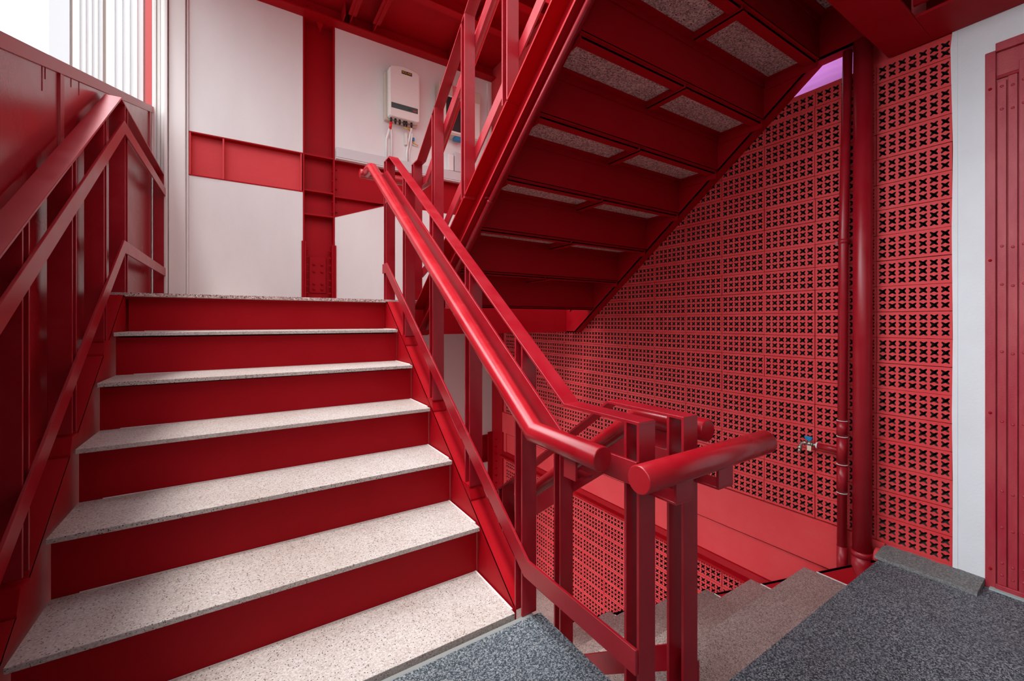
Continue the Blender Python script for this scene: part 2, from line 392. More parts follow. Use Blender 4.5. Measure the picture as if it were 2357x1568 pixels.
# ================================================================ METAL DOOR
mb = MB(); mb.box(XW + 0.004, XW + 0.03, -0.15, 0.337, 0.01, 1.905)
d = struct('door_1', mb, M_door)
mb = MB(); mb.box(XW - 0.006, XW + 0.02, 0.3365, 0.3625, -0.006, 1.903); mb.box(XW - 0.012, XW + 0.012, -0.15, 0.3365, 1.895, 1.925)
bevel(struct('door_frame', mb, M_door, d), 0.002)
ys = 0.3335
for k in range(7):
    wd = 0.0215
    mb = MB(); z1 = 1.79 + (0.01 if k % 3 else 0)
    xx = XW - 0.004 if k not in (2,) else XW - 0.009
    mb.box(xx, XW + 0.012, ys - wd, ys, 0.022, z1 if k != 2 else 1.84)
    bevel(struct('door_slat', mb, M_door, d), 0.0012)
    ys -= wd + 0.0035
mb = MB(); mb.box(XW - 0.010, XW + 0.01, -0.15, 0.338, -0.022, 0.022); bevel(struct('bottom_rail', mb, M_door, d), 0.002)
mb = MB(); mb.tube([(XW - 0.002, 0.335, 1.806), (XW - 0.002, 0.10, 1.806)], 0.006, 12); struct('top_bar', mb, M_door, d)
def dome(r, h, n=12):
    m = MB(); rings = [(1, 0), (0.92, 0.5), (0.6, 0.88)]
    vv = []
    for a, b in rings:
        for k in range(n): vv.append((-h * b, r * a * math.cos(2 * PI * k / n), r * a * math.sin(2 * PI * k / n)))
    vv.append((-h, 0, 0)); ff = []
    for i in range(2):
        for k in range(n): ff.append((i * n + k, i * n + (k + 1) % n, (i + 1) * n + (k + 1) % n, (i + 1) * n + k)[::-1])
    for k in range(n): ff.append((2 * n + k, 2 * n + (k + 1) % n, 3 * n)[::-1])
    m.add(vv, ff, 0, True); return m
rv = dome(0.0046, 0.0034).build('rivet', M_door, d)
zs = [1.79 - 0.02, 1.69, 1.21, 1.076, 0.84, 0.596, 0.352, 0.225, 0.10, 0.058]
pts = []
for k in range(3):
    yy = 0.3335 - 0.0108 - k * 0.025
    for z in zs: pts.append((XW - (0.004 if k != 2 else 0.009), yy, z - 0.006 * (k % 2)))
rv.location = Vector(pts[0]) ; copies(rv, pts, None)
sc = dome(0.0050, 0.006, 6).build('screw', M_red, d); pts = [(XW - 0.006, 0.350, z) for z in (1.771, 1.163, 0.622, 0.069)]
sc.location = Vector(pts[0]); copies(sc, pts, None)
mb = MB(); mb.box(XW - 0.002, XW + 0.1, -0.2, 0.362, -0.02, 0.0005); mb.box(XW + 0.006, XW + 0.1, -0.2, 0.362, -0.02, 0.012)
mb.box(2.225, XW - 0.001, -0.2, 0.350, 0.0, 0.006)
struct('trim_5', mb, M_threshold)

# rough concrete kerb at the foot of the wall
mb = MB(); n = 14; yy = [0.3635 + (0.645 - 0.3635) * i / n for i in range(n + 1)]; rr = random.Random(5)
prof = []
for y in yy:
    j = rr.uniform(-0.002, 0.002)
    prof.append([(2.135 + j, y, 0.0), (2.140 + j, y, 0.010 + j * 0.5), (2.236, y, 0.022 + j), (XW, y, 0.024 + j), (XW, y, 0.0)])
for i, p in enumerate(prof): mb.v += p
for i in range(n):
    for k in range(4): mb.f.append([i * 5 + k, i * 5 + k + 1, (i + 1) * 5 + k + 1, (i + 1) * 5 + k]); mb.m.append(0); mb.sm.append(False)
mb.f.append([0, 1, 2, 3, 4][::-1]); mb.m.append(0); mb.sm.append(False); mb.f.append([n * 5 + k for k in range(5)]); mb.m.append(0); mb.sm.append(False)
tag(mb.build('concrete_kerb', M_kerb, None, (2.2, 0.5, 0)), 'rough grey concrete kerb strip between the dark floor and the white pier', 'kerb')

# ================================================================ STEEL FRAME OF THE BACK WALL
t = thing('steel_column', 'red riveted steel column set in the cream back wall, left of the wall-mounted inverter', 'column', (0.567, YW, -1.44))
mb = MB(); mb.box(0.455, 0.679, YW + 0.085, YW + 0.095, -1.44, 3.60); mb.build('web', M_red, t)
for x in (0.442, 0.679):
    mb = MB(); mb.box(x, x + 0.012, YW - 0.004, YW + 0.18, -1.44, 3.60); bevel(mb.build('flange', M_red, t), 0.002)
for z in (2.345, 2.045, 1.845):
    mb = MB(); mb.box(0.455, 0.679, YW + 0.004, YW + 0.085, z - 0.006, z + 0.006); mb.build('stiffener', M_red, t)
for x in (0.432, 0.455, 0.667, 0.691):
    mb = MB(); mb.box(x, x + 0.011, YW - 0.010, YW + 0.08, LAND, 1.615 if x < 0.5 else 1.60); bevel(mb.build('splice_plate', M_red, t), 0.002)
mb = MB(); mb.box(0.50, 0.632, YW + 0.074, YW + 0.085, 1.19, 1.50); bevel(mb.build('splice_plate', M_red, t), 0.002)
def bolt(axis, r=0.011, h=0.012):
    m = MB(); a = Vector((0, -1, 0)) if axis == 'y' else Vector((axis, 0, 0))
    m.tube([(0, 0, 0), a * h], r, 6); m.tube([a * h, a * (h + 0.010)], r * 0.55, 8); m.sm = [False] * len(m.sm); return m
b1 = bolt('y').build('bolt', M_red, t, (0, 0, 0)); pts = [(x, YW + 0.074, z) for z in (1.225, 1.27, 1.375, 1.435) for x in (0.535, 0.598)]
pts = [Vector(p) - t.location for p in pts]; b1.location = pts[0]; copies(b1, pts, None)
for ax, x in ((1, 0.466), (-1, 0.667)):
    b2 = bolt(ax, 0.010, 0.016).build('bolt', M_red, t, (0, 0, 0)); pts = [Vector((x, YW + 0.045, z)) - t.location for z in (1.13, 1.185, 1.24, 1.295, 1.365, 1.425, 1.49, 1.55)]
    b2.location = pts[0]; copies(b2, pts, None)
b3 = bolt(-1, 0.007, 0.008).build('bolt', M_red, t, (0, 0, 0)); pts = [Vector((0.679, YW + 0.03, z)) - t.location for z in (2.24, 2.16, 2.075, 1.98, 1.89)]
b3.location = pts[0]; copies(b3, pts, None)

t = thing('steel_beam', 'short red steel beam in the cream wall, left of the riveted column', 'beam', (0.06, YW, 2.18))
mb = MB(); mb.box(-0.312, 0.442, YW + 0.055, YW + 0.065, 2.02, 2.345); mb.build('web', M_wallred, t)
for z in (2.020, 2.337):
    mb = MB(); mb.box(-0.312, 0.442, YW - 0.003, YW + 0.08, z, z + 0.009); mb.build('flange', M_red, t)
for x in (-0.311, -0.108, 0.425):
    mb = MB(); mb.box(x, x + 0.010, YW - 0.001, YW + 0.055, 2.028, 2.337); mb.build('stiffener', M_wallred, t)

t = thing('steel_beam', 'long red steel beam with a tapered haunch, under the grey cable trunking', 'beam', (1.5, YW, 2.18))
mb = MB(); mb.prism([(0.692, 1.848), (0.692, 2.33), (2.42, 2.33), (2.42, 2.022), (1.16, 2.022)], YW + 0.050, YW + 0.06, 'y'); mb.build('web', M_red, t)
mb = MB(); mb.box(0.692, 2.42, YW - 0.002, YW + 0.07, 2.330, 2.338); mb.build('flange', M_red, t)
mb = MB(); mb.box(0.692, 2.42, YW - 0.002, YW + 0.06, 2.018, 2.027); mb.build('flange', M_red, t)
mb = MB(); mb.prism([(0.692, 1.843), (0.692, 1.852), (1.13, 2.018), (1.16, 2.018)], YW - 0.002, YW + 0.06, 'y'); mb.build('haunch_flange', M_red, t)
b3 = bolt('y', 0.007, 0.008).build('bolt', M_red, t, (0, 0, 0)); pts = [Vector((0.712, YW + 0.05, z)) - t.location for z in (2.27, 2.19, 2.10, 1.99, 1.90)]
b3.location = pts[0]; copies(b3, pts, None)

t = thing('steel_beam', 'dark red steel beam crossing the cream wall below the landing, behind the lower railing', 'beam', (1.5, YW, -0.4))
mb = MB(); mb.box(0.45, 2.42, YW + 0.04, YW + 0.05, -0.52, -0.245); mb.build('web', M_red, t)
for z in (-0.252, -0.528):
    mb = MB(); mb.box(0.45, 2.42, YW - 0.01, YW + 0.05, z, z + 0.010); mb.build('flange', M_red, t)

t = thing('steel_column', 'red corner column with a bolted flange where the cream wall meets the block wall', 'column', (2.30, 3.75, -1.44))
mb = MB(); mb.box(2.238, 2.252, 3.662, 3.712, -1.44, 2.3); bevel(mb.build('flange', M_red, t), 0.002)
mb = MB(); mb.box(2.252, 2.262, 3.665, 3.95, -1.44, 2.3); mb.build('web', M_red, t)
mb = MB(); mb.box(2.20, 2.34, 3.885, 3.905, -1.44, -0.22); mb.build('flange', M_red, t)
b2 = bolt(-1, 0.008, 0.012).build('bolt', M_red, t, (0, 0, 0)); pts = [Vector((2.252, 3.80, -0.28 - 0.075 * k)) - t.location for k in range(8)]
b2.location = pts[0]; copies(b2, pts, None)

# beams along the block wall at floor level
mb = MB(); mb.box(XW - 0.016, XW - 0.002, 0.64, 3.66, -0.170, 0.031)
tag(bevel(mb.build('edge_plate', M_wallred, None, (XW, 2.1, -0.07)), 0.002), 'smooth red steel plate running along the foot of the pierced block wall', 'plate')
t = thing('steel_beam', 'red channel beam below the smooth plate, along the block wall in the stair well', 'beam', (XW, 2.1, -0.41))
mb = MB(); mb.box(XW + 0.008, XW + 0.018, 0.64, 3.66, -0.400, -0.184); mb.build('web', M_wallred, t)
mb = MB(); mb.prism([(XW - 0.052, -0.412), (XW + 0.02, -0.412), (XW + 0.02, -0.36), (XW - 0.002, -0.366), (XW - 0.018, -0.392), (XW - 0.052, -0.398)], 0.64, 3.66, 'y'); mb.build('flange', M_red, t)

# ================================================================ STAIRCASES
def channel(name, path_top, path_bot, xw, xf, m, parent, th=0.007, closed=None):
    """C-section stringer: web at xw, both flanges reaching to xf"""
    mb = MB(); mb.prism(list(path_bot) + list(path_top)[::-1], xw, xw + (th if xf < xw else -th), 'x')
    a, b = sorted((xw, xf))
    mb.ribbon(path_top, -th, 0, a, b)
    mb.ribbon(path_bot, 0, th, a, b)
    return mb.build(name, m, parent)

# ---- flight going up to the landing
t = thing('staircase', 'red steel flight with six pink granite steps rising from the grey floor to the landing', 'staircase', (0.155, 1.15, 0))
yb, ye = Y0 + 0.015, Y0 + 6 * GO - 0.02
for xw, xf in ((XR + 0.0065, 0.832), (XL - 0.0065, -0.508)):
    top = [(yb, nose(yb) + 0.002), (ye, nose(ye) + 0.002), (ye + 0.06, nose(ye) + 0.002)]
    bot = [(yb + 0.22, -0.06), (ye + 0.06, nose(ye) - 0.24), (ye + 0.061, nose(ye) - 0.24)]
    mb = MB(); mb.prism([(yb, -0.09), (yb, nose(yb)), (ye, nose(ye)), (ye + 0.06, nose(ye)), (ye + 0.06, nose(ye) - 0.25), (yb + 0.18, -0.09)], xw, xw + (0.006 if xf > xw else -0.006), 'x')
    a, b = sorted((xw, xf)); mb.ribbon(top, -0.008, 0, a, b)
    mb.ribbon([(yb + 0.20, -0.09), (ye + 0.06, nose(ye) - 0.245)], 0, 0.007, a, b)
    mb.build('stringer', M_red, t)
    for y in (1.49, 1.868, 2.258):   # welded cleats under the posts
        mb = MB(); a0, a1 = sorted(((0.758, 0.822) if xf > 0 else (-0.506, -0.444)))
        mb.prism([(y - 0.012, nose(y - 0.012) + 0.003), (y - 0.012, nose(y - 0.012) + 0.010), (y + 0.01, nose(y + 0.062) + 0.006), (y + 0.062, nose(y + 0.062) + 0.006), (y + 0.062, nose(y + 0.062) - 0.001)], a0, a1, 'x')
        mb.build('post_cleat', M_red, t)
OV = 0.032
for n in range(0, 6):
    y, z = Y0 + n * GO, n * RISE
    if n == 0:
        mb = MB(); mb.box(XL, XR - 0.002, y, y + GO + OV + 0.01, -0.035, 0.001); o = mb.build('tread', M_gran, t)
    else:
        mb = MB(); mb.box(XL + 0.001, XR, y, y + GO + OV, z - 0.0155, z); o = mb.build('tread', M_gran, t)
    bevel(o, 0.0015)
    mb = MB(); r = random.Random(n)
    yy0, yy1 = y + 0.035, y + GO + OV - 0.001
    mb.box(XR - 0.004 - 0.001 * r.random(), XR + 0.001, yy0 if n else y + 0.02, yy1, z - 0.001, z + 0.0035)
    mb.box(XL + 0.06, XR - 0.002, yy1 - 0.0018, yy1 + 0.0004, z, z + 0.0022)
    mb.build('sealant_bead', M_sealant, t)
for n in range(1, 7):
    y, z = Y0 + n * GO + OV, n * RISE
    mb = MB(); mb.box(XL + 0.003, XR + 0.003 if n < 6 else XR + 0.006, y, y + 0.006, z - RISE - (0.02 if n > 1 else 0.03), z - 0.016)
    mb.box(XL + 0.012, XR - 0.012, y - 0.0, y + 0.04, z - 0.022, z - 0.016)
    mb.build('riser', M_red, t)

# ---- landing
t = thing('landing_platform', 'red steel landing with a thin granite edge at the head of the lower flight', 'platform', (0.9, 3.2, 0.86))
yl = Y0 + 6 * GO - 0.006
mb = MB(); mb.box(-0.51, 2.235, yl + 0.012, YW - 0.002, LAND - 0.018, LAND); bevel(mb.build('slab', M_gran, t), 0.0015)
mb = MB(); mb.box(XL, XR, yl - 0.004, yl + 0.012, LAND - 0.016, LAND); mb.build('nosing', M_gran_under, t)
mb = MB(); mb.box(-0.51, 2.235, yl + 0.03, YW - 0.004, LAND - 0.030, LAND - 0.018); mb.build('deck_plate', M_red, t)
mb = MB(); mb.box(0.835, 2.20, 2.600, 2.608, 0.862, LAND - 0.018); mb.box(0.835, 2.20, 2.608, 2.66, 0.862, 0.870); mb.build('edge_beam', M_red, t)
mb = MB(); mb.box(-0.505, 0.835, 2.66, 2.668, 0.862, LAND - 0.03); mb.build('edge_beam', M_red, t)
for y in (3.1, 3.55, 3.86):
    mb = MB(); mb.box(-0.505, 2.23, y, y + 0.008, 0.87, LAND - 0.03); mb.box(-0.505, 2.23, y - 0.03, y + 0.03, 0.862, 0.870); mb.build('joist', M_red, t)

# ---- flight above the well, seen from below
t = thing('staircase', 'red steel flight seen from below overhead, with rough granite undersides between the risers', 'staircase', (1.58, 2.4, 1.08))
def zb(y): return 1.93 + 0.77 * (1.11 - y)
HT = 0.212
lo = [(0.640, 2.118), (0.866, 2.118), (2.500, 0.861)]
hi = [(0.640, 2.118 + HT), (0.820, 2.118 + HT), (2.56, zb(2.56) + HT)]
lo2 = [(0.640, 2.118), (0.866, 2.118), (2.500, 0.861), (2.600, 0.861)]
for xw, xf in ((0.985, 0.913), (2.182, 2.247)):
    s = 1 if xf > xw else -1
    mb = MB(); mb.prism([(0.64, 2.118), (0.866, 2.118), (2.50, 0.861), (2.598, 0.861), (2.598, 1.075), (2.56, zb(2.56) + HT), (0.820, 2.118 + HT), (0.64, 2.118 + HT)], xw, xw + s * 0.007, 'x')
    a, b = sorted((xw, xf))
    mb.ribbon(hi, -0.008, 0, a, b); mb.ribbon(lo2, 0, 0.009, a, b)
    # root fillets of the rolled section
    q = 0.020
    for k in range(1, 4):
        o1 = q * (1 - math.sin(k * PI / 8)); w1 = q * (1 - math.cos(k * PI / 8)) 
        mb.ribbon(lo2, 0.009, 0.009 + q - w1 - 0.003 * k, *sorted((xw + s * 0.007, xw + s * (0.007 + o1 * 0.7))))
    mb.build('stringer', M_red, t)
for k in range(0, 7):
    y, z = 2.295 - 0.24 * k, RISE * k
    zt = 1.26 + z
    x0, x1 = 0.985, 2.182
    if k < 7:
        mb = MB(); mb.box(x0, x1, y - 0.2365, y + 0.028, zt - 0.028, zt); mb.build('tread', M_gran_under, t)
    mb = MB()
    mb.box(x0, x1, y - 0.0025, y + 0.0025, 1.042 + z, zt - 0.028)                      # plate
    mb.box(x0, x1, y - 0.036, y - 0.0045, zt - 0.034, zt - 0.028)                      # angle under the tread edge
    mb.box(x0, x1, y - 0.0075, y - 0.0045, zt - 0.062, zt - 0.028)
    mb.box(x0, x1, y - 0.0025, y + 0.014, 1.040 + z, 1.046 + z)
    mb.box(x0, x1, y + 0.010, y + 0.014, 1.030 + z, 1.046 + z)
    mb.box(x0, x1, y + 0.010, y + 0.056, 1.030 + z, 1.035 + z)
    mb.build('riser', M_red, t)
    mb = MB(); mb.box(1.565, 1.569, y - 0.236, y - 0.036, zt - 0.062, zt - 0.028); mb.box(1.565, 1.600, y - 0.236, y - 0.036, zt - 0.062, zt - 0.058); mb.build('tread_bracket', M_red, t)
    for xs, sg in ((x0, 1), (x1, -1)):
        mb = MB(); mb.box(xs, xs + sg * 0.030, y - 0.236, y - 0.036, zt - 0.032, zt - 0.028)
        mb.box(xs + sg * 0.001, xs + sg * 0.005, y - 0.236, y - 0.010, zt - 0.075, zt - 0.028)
        mb.build('tread_bracket', M_red, t)
mb = MB(); mb.box(0.985, 2.182, 0.612, 0.618, 2.29, 2.49); mb.build('riser', M_red, t)
# painted conduit clipped under the left stringer
t2 = thing('conduit', 'thin red-painted conduit clipped along the underside of the overhead stringer', 'conduit', (0.945, 1.5, 1.6))
mb = MB(); mb.tube([(0.948, y, zb(y) - 0.020) for y in (0.88, 1.3, 1.8, 2.42)], 0.0105, 12); mb.build('pipe', M_rail, t2)
mb = MB()
for y in (1.66,): mb.tube([(0.948, y - 0.006, zb(y - 0.006) - 0.020), (0.948, y + 0.006, zb(y + 0.006) - 0.020)], 0.0135, 12); mb.box(0.925, 0.970, y - 0.006, y + 0.006, zb(y) - 0.010, zb(y) - 0.003)
mb.build('clip', M_rail, t2)

# ---- flight going down
t = thing('staircase', 'flight of worn granite steps going down beside the pierced block wall', 'staircase', (1.58, 0.7, -1.44))
for xw, xf in ((0.985, 0.913), (2.182, 2.197)):
    s = 1 if xf > xw else -1; a, b = sorted((xw, xf))
    dz = 0.0 if s < 0 else -0.035
    pt = [(0.645, -0.004), (0.68, -0.004), (2.60, nose3(2.60))] if s < 0 else [(0.645, -0.03), (0.66, -0.03), (2.60, nose3(2.60) + dz)]
    pb = [(0.645, -0.22), (0.75, -0.22), (2.44, -1.44)]
    mb = MB(); mb.prism(pb + [(2.60, -1.44)] + pt[::-1], xw, xw + s * 0.007, 'x')
    mb.ribbon(pt, -0.008, 0, *((a, b) if s < 0 else (a, 2.190))); mb.ribbon(pb, 0, 0.008, a, b); mb.build('stringer', M_red, t)
for k in range(1, 8):
    y, z = 0.670 + GO * k, -RISE * k
    mb = MB(); mb.box(0.986, 2.181, y - GO - 0.03, y, z - 0.016, z); bevel(mb.build('tread', M_gran_worn, t), 0.0015)
    mb = MB(); mb.box(0.992, 2.176, y - 0.035, y - 0.030, z - RISE, z - 0.016); mb.build('riser', M_red, t)
    mb = MB(); mb.box(2.178, 2.182, y - GO - 0.0, y - 0.05, z, z + 0.003); mb.build('sealant_bead', M_sealant, t)

t = thing('landing_platform', 'granite-paved lower landing at the bottom of the stair well', 'platform', (0.9, 3.2, -1.6))
mb = MB(); mb.box(-0.51, 2.235, 2.41, YW - 0.002, -1.47, -1.44); mb.build('slab', M_gran_worn, t)
mb = MB(); mb.box(0.76, 2.24, 2.50, 2.51, -1.66, -1.47); mb.build('edge_beam', M_red, t)

# ---- landing two storeys up, over the back wall
t = thing('landing_platform', 'underside of the upper red steel landing, with joists, against the top of the cream wall', 'platform', (1.1, 3.2, 3.45))
mb = MB(); mb.box(-0.55, 2.245, 2.60, YW - 0.002, 3.60, 3.63); mb.build('deck_plate', M_red, t)
mb = MB(); mb.box(-0.05, 2.245, 3.868, 3.878, 3.49, 3.60); mb.box(-0.05, 2.245, 3.80, YW - 0.001, 3.478, 3.489); mb.build('back_beam', M_red, t)
b3 = bolt('y', 0.009, 0.010).build('bolt', M_red, t, (0, 0, 0)); pts = [Vector((x, 3.868, z)) - t.location for x, z in ((0.47, 3.56), (0.55, 3.56), (0.47, 3.51), (0.55, 3.51))]
b3.location = pts[0]; copies(b3, pts, None)
mb = MB(); mb.box(0.455, 0.679, YW + 0.001, YW + 0.084, 3.478, 3.489); mb.prism([(0.545, 3.478), (0.60, 3.478), (0.575, 3.40)], YW + 0.0, YW + 0.02, 'y'); mb.build('gusset', M_red, t)
for x in (0.765, 0.965, 1.70):
    mb = MB(); mb.box(x, x + 0.062, 2.62, 3.72, 3.512, 3.520); mb.box(x + 0.027, x + 0.035, 2.62, 3.865, 3.50, 3.60); mb.build('joist', M_red, t)
mb = MB(); mb.box(0.735, 0.741, 3.70, 3.868, 3.489, 3.60); mb.build('gusset', M_red, t)
for y in (3.22, 2.85):
    mb = MB(); mb.box(1.05, 2.24, y, y + 0.008, 3.50, 3.60); mb.box(1.05, 2.24, y - 0.03, y + 0.04, 3.498, 3.505); mb.build('joist', M_red, t)
mb = MB(); mb.box(-0.55, 2.245, 2.60, 2.608, 3.40, 3.63); mb.build('edge_beam', M_red, t)

# ---- beams of the floor above
t = thing('steel_beam', 'wide red steel beam overhead along the edge of the floor above, meeting the block wall', 'beam', (1.5, 0.565, 2.03))
mb = MB(); mb.box(-0.50, XW - 0.002, 0.498, 0.632, 2.030, 2.042); bevel(mb.build('flange', M_red, t), 0.002)
mb = MB(); mb.box(-0.50, XW - 0.002, 0.561, 0.569, 2.042, 2.428); mb.build('web', M_red, t)
mb = MB(); mb.box(-0.50, XW - 0.002, 0.498, 0.632, 2.428, 2.44); mb.build('flange', M_red, t)
t = thing('steel_beam', 'dark red beam overhead along the top of the white pier and metal door', 'beam', (2.15, 0, 2.05))
mb = MB(); mb.box(2.03, XW - 0.003, -2.15, 0.497, 2.030, 2.040); mb.build('flange', M_red, t)
mb = MB(); mb.box(2.13, 2.14, -2.15, 0.49, 2.040, 2.44); mb.build('web', M_red, t)
mb = MB(); mb.prism([(0.495, 2.06), (0.495, 2.30), (0.36, 2.06)], 2.0, 2.012, 'x'); mb.build('gusset', M_red, t)
b3 = bolt('y', 0.010, 0.010).build('bolt', M_red, t, (0, 0, 0)); pts = [Vector((x, 0.492, z)) - t.location for x in (1.93, 1.97) for z in (2.09, 2.13, 2.17)]
b3.location = pts[0]; copies(b3, pts, None)
t = thing('steel_beam', 'short dark red beam above the pipes, joining the overhead stringer to the wide beam', 'beam', (2.2, 0.78, 2.15))
mb = MB(); mb.box(2.189, 2.252, 0.634, 0.93, 2.122, 2.131); mb.build('flange', M_red, t)
mb = MB(); mb.box(2.189, 2.197, 0.634, 0.93, 2.131, 2.42); mb.build('web', M_red, t)
b3 = bolt(-1, 0.012, 0.008).build('bolt', M_red, t, (0, 0, 0)); pts = [Vector((2.189, 0.70, 2.19)) - t.location, Vector((2.189, 0.70, 2.28)) - t.location]
b3.location = pts[0]; copies(b3, pts, None)

# ================================================================ RAILINGS
TH = 0.0075       # thickness of the flat bars
def post(mb, x0, x1, y, z0, zt1, zt2, gap=0.038):
    mb.box(x0, x1, y, y + TH, z0, zt1); mb.box(x0, x1, y + gap, y + gap + TH, z0, zt2)
def rail_posts(t, x0, x1, ys, zbot, ztop, gap=0.038):
    for y in ys:
        mb = MB(); post(mb, x0, x1, y, zbot(y), ztop(y) - TH * 0.5, ztop(y + gap) - TH * 0.5, gap); bevel(mb.build('post', M_rail, t), 0.0008, 1)
def tubeobj(name, t, pts, r=0.0295, m=None):
    mb = MB(); mb.tube(pts, r, 32, cap_bevel=0.0025); return mb.build(name, m or M_tube, t)
def bracket(t, x, xp, y, z, zd=0.045, wy=0.045):
    """bent flat: tab under the tube at x, foot running back to the post face at xp"""
    mb = MB(); mb.box(x - 0.003, x + 0.004, y - wy / 2, y + wy / 2, z - zd, z - 0.02)
    a, b = sorted((x, xp)); mb.box(a - 0.003, b, y - wy / 2, y + wy / 2, z - zd - 0.006, z - zd)
    return mb.build('bracket', M_rail, t)

# -- right side of the flight going up
t = thing('stair_railing', 'red flat-bar railing with a round handrail on the right side of the granite flight', 'railing', (0.79, 1.6, 0))
topA = [(0.652, 0.717), (0.917, 0.717), (2.562, 1.9485), (2.672, 1.9485)]
def interp(path):
    def f(y):
        if y <= path[0][0]: return path[0][1]
        for (a, b), (c, d) in zip(path, path[1:]):
            if y <= c: return b + (d - b) * (y - a) / (c - a)
        return path[-1][1]
    return f
fA = interp(topA)
def footA(y):
    if y < 1.2: return 0.0
    if y > 2.55: return LAND
    return nose(y + 0.06)
rail_posts(t, 0.761, 0.817, (1.124, 1.491, 1.869, 2.262), footA, fA)
mb = MB(); mb.box(0.761, 0.817, 2.621, 2.621 + TH, 1.02, 1.945); mb.box(0.761, 0.817, 2.664, 2.664 + TH, 1.08, 1.945); bevel(mb.build('post', M_rail, t), 0.0008, 1)
mb = MB(); mb.box(0.761, 0.817, 0.6525, 0.6525 + TH, 0, 0.711); mb.box(0.761, 0.817, 0.690, 0.690 + TH, 0, 0.711); bevel(mb.build('post', M_rail, t), 0.0008, 1)
mb = MB(); mb.ribbon(topA, -TH, 0, 0.761, 0.817); bevel(mb.build('top_rail', M_rail, t), 0.0008, 1)
def fA2(y): return 0.628 if y < 0.90 else 0.628 + 0.7345 * (y - 0.90)
mb = MB(); mb.ribbon([(0.652, 0.628), (0.900, 0.628), (2.585, 0.628 + 0.7345 * 1.685), (2.672, 0.628 + 0.7345 * 1.685)], -0.056, 0, 0.752, 0.7605); bevel(mb.build('mid_rail', M_rail, t), 0.0008, 1)
mb = MB(); mb.ribbon([(0.655, 0.202), (1.083, 0.202), (2.585, 0.202 + 0.7330 * 1.502), (2.672, 0.202 + 0.7330 * 1.502)], -0.058, 0, 0.752, 0.7605); bevel(mb.build('lower_rail', M_rail, t), 0.0008, 1)
xa = 0.700
tubeobj('handrail', t, [(xa, 0.705, 0.630), (xa, 0.972, 0.634), (xa, 2.700, 1.904), (xa, 2.745, 1.921), (xa, 2.80, 1.921), (xa, 2.85, 1.916)])
for y, z in ((0.818, 0.632), (1.56, 1.066), (2.40, 1.684)): bracket(t, xa, 0.7535, y, z + 0.0, 0.062 if y > 1 else 0.075)
# stub of round bar turning the corner on the landing
t = thing('handrail_bar', 'short round red handrail joining the two railings at the landing', 'handrail', (0.86, 2.9, 1.9))
tubeobj('bar', t, [(0.664, 2.878, 1.918), (1.075, 2.878, 1.918)])
mb = MB(); mb.box(0.775, 0.80, 2.672, 2.86, 1.872, 1.880); mb.box(0.775, 0.80, 2.86, 2.868, 1.872, 1.90); mb.build('bracket', M_rail, t)

# -- left side of the flight going up
t = thing('stair_railing', 'red flat-bar railing against the sloping parapet on the left of the granite flight', 'railing', (-0.475, 1.6, 0))
topL = [(0.655, 0.718), (0.905, 0.718), (2.562, 1.957), (3.845, 1.990)]
fL = interp(topL)
rail_posts(t, -0.503, -0.447, (1.15, 1.520, 1.888, 2.262), footA, fL)
mb = MB(); mb.box(-0.503, -0.447, 2.629, 2.629 + TH, 1.03, 1.953); mb.box(-0.503, -0.447, 2.682, 2.682 + TH, 1.08, 1.953); bevel(mb.build('post', M_rail, t), 0.0008, 1)
mb = MB(); mb.box(-0.503, -0.447, 3.83, 3.83 + TH, 1.08, 1.982); mb.box(-0.503, -0.447, 3.868, 3.868 + TH, 1.08, 1.982); bevel(mb.build('post', M_rail, t), 0.0008, 1)
mb = MB(); mb.ribbon(topL[:3] + [(3.877, 1.986)], -TH, 0, -0.503, -0.447); bevel(mb.build('top_rail', M_rail, t), 0.0008, 1)
mb = MB(); mb.ribbon([(0.652, 0.632), (0.905, 0.632), (2.574, 1.860), (3.877, 1.886)], -0.054, 0, -0.4465, -0.439); bevel(mb.build('mid_rail', M_rail, t), 0.0008, 1)
mb = MB(); mb.ribbon([(0.655, 0.196), (1.05, 0.196), (2.574, 1.316), (3.877, 1.322)], -0.056, 0, -0.4465, -0.439); bevel(mb.build('lower_rail', M_rail, t), 0.0008, 1)

# -- overhead flight
t = thing('stair_railing', 'red flat-bar railing rising out of the top of the picture beside the overhead flight', 'railing', (0.94, 1.6, 1.08))
def f2(y): return 1.939 + 0.7755 * (2.494 - y)
def foot2(y): return LAND if y > 2.5 else zb(y + 0.04) + HT - 0.006
top2 = [(2.60, 1.935), (2.494, 1.939), (0.62, f2(0.62))]
def f2p(y): return f2(y) if y < 2.494 else 1.937
rail_posts(t, 0.913, 0.969, (0.70, 1.072, 1.457, 1.843, 2.220, 2.553), foot2, f2p, 0.036)
mb = MB(); mb.ribbon(top2, 0, TH, 0.913, 0.969); bevel(mb.build('top_rail', M_rail, t), 0.0008, 1)
m2 = [(2.60, 1.853), (2.494, 1.853), (0.62, 1.853 + 0.766 * 1.874)]
mb = MB(); mb.ribbon(m2, 0, 0.050, 0.9695, 0.9770); bevel(mb.build('mid_rail', M_rail, t), 0.0008, 1)
m3 = [(2.58, 1.275), (2.494, 1.305), (0.62, 1.305 + 0.766 * 1.874)]
mb = MB(); mb.ribbon(m3, 0, 0.055, 0.9695, 0.9770); bevel(mb.build('lower_rail', M_rail, t), 0.0008, 1)
xt = 1.03
tubeobj('handrail', t, [(xt, 2.87, 1.850 + 0.01), (xt, 2.60, 1.860), (xt, 0.62, 1.860 + 0.7755 * 1.98)])
mb = MB(); yy = 2.10; zz = 1.860 + 0.7755 * (2.60 - yy)
mb.box(0.969, 1.035, yy - 0.004, yy + 0.004, zz - 0.085, zz - 0.03); mb.box(1.026, 1.034, yy - 0.03, yy + 0.03, zz - 0.085, zz - 0.015); mb.build('bracket', M_rail, t)

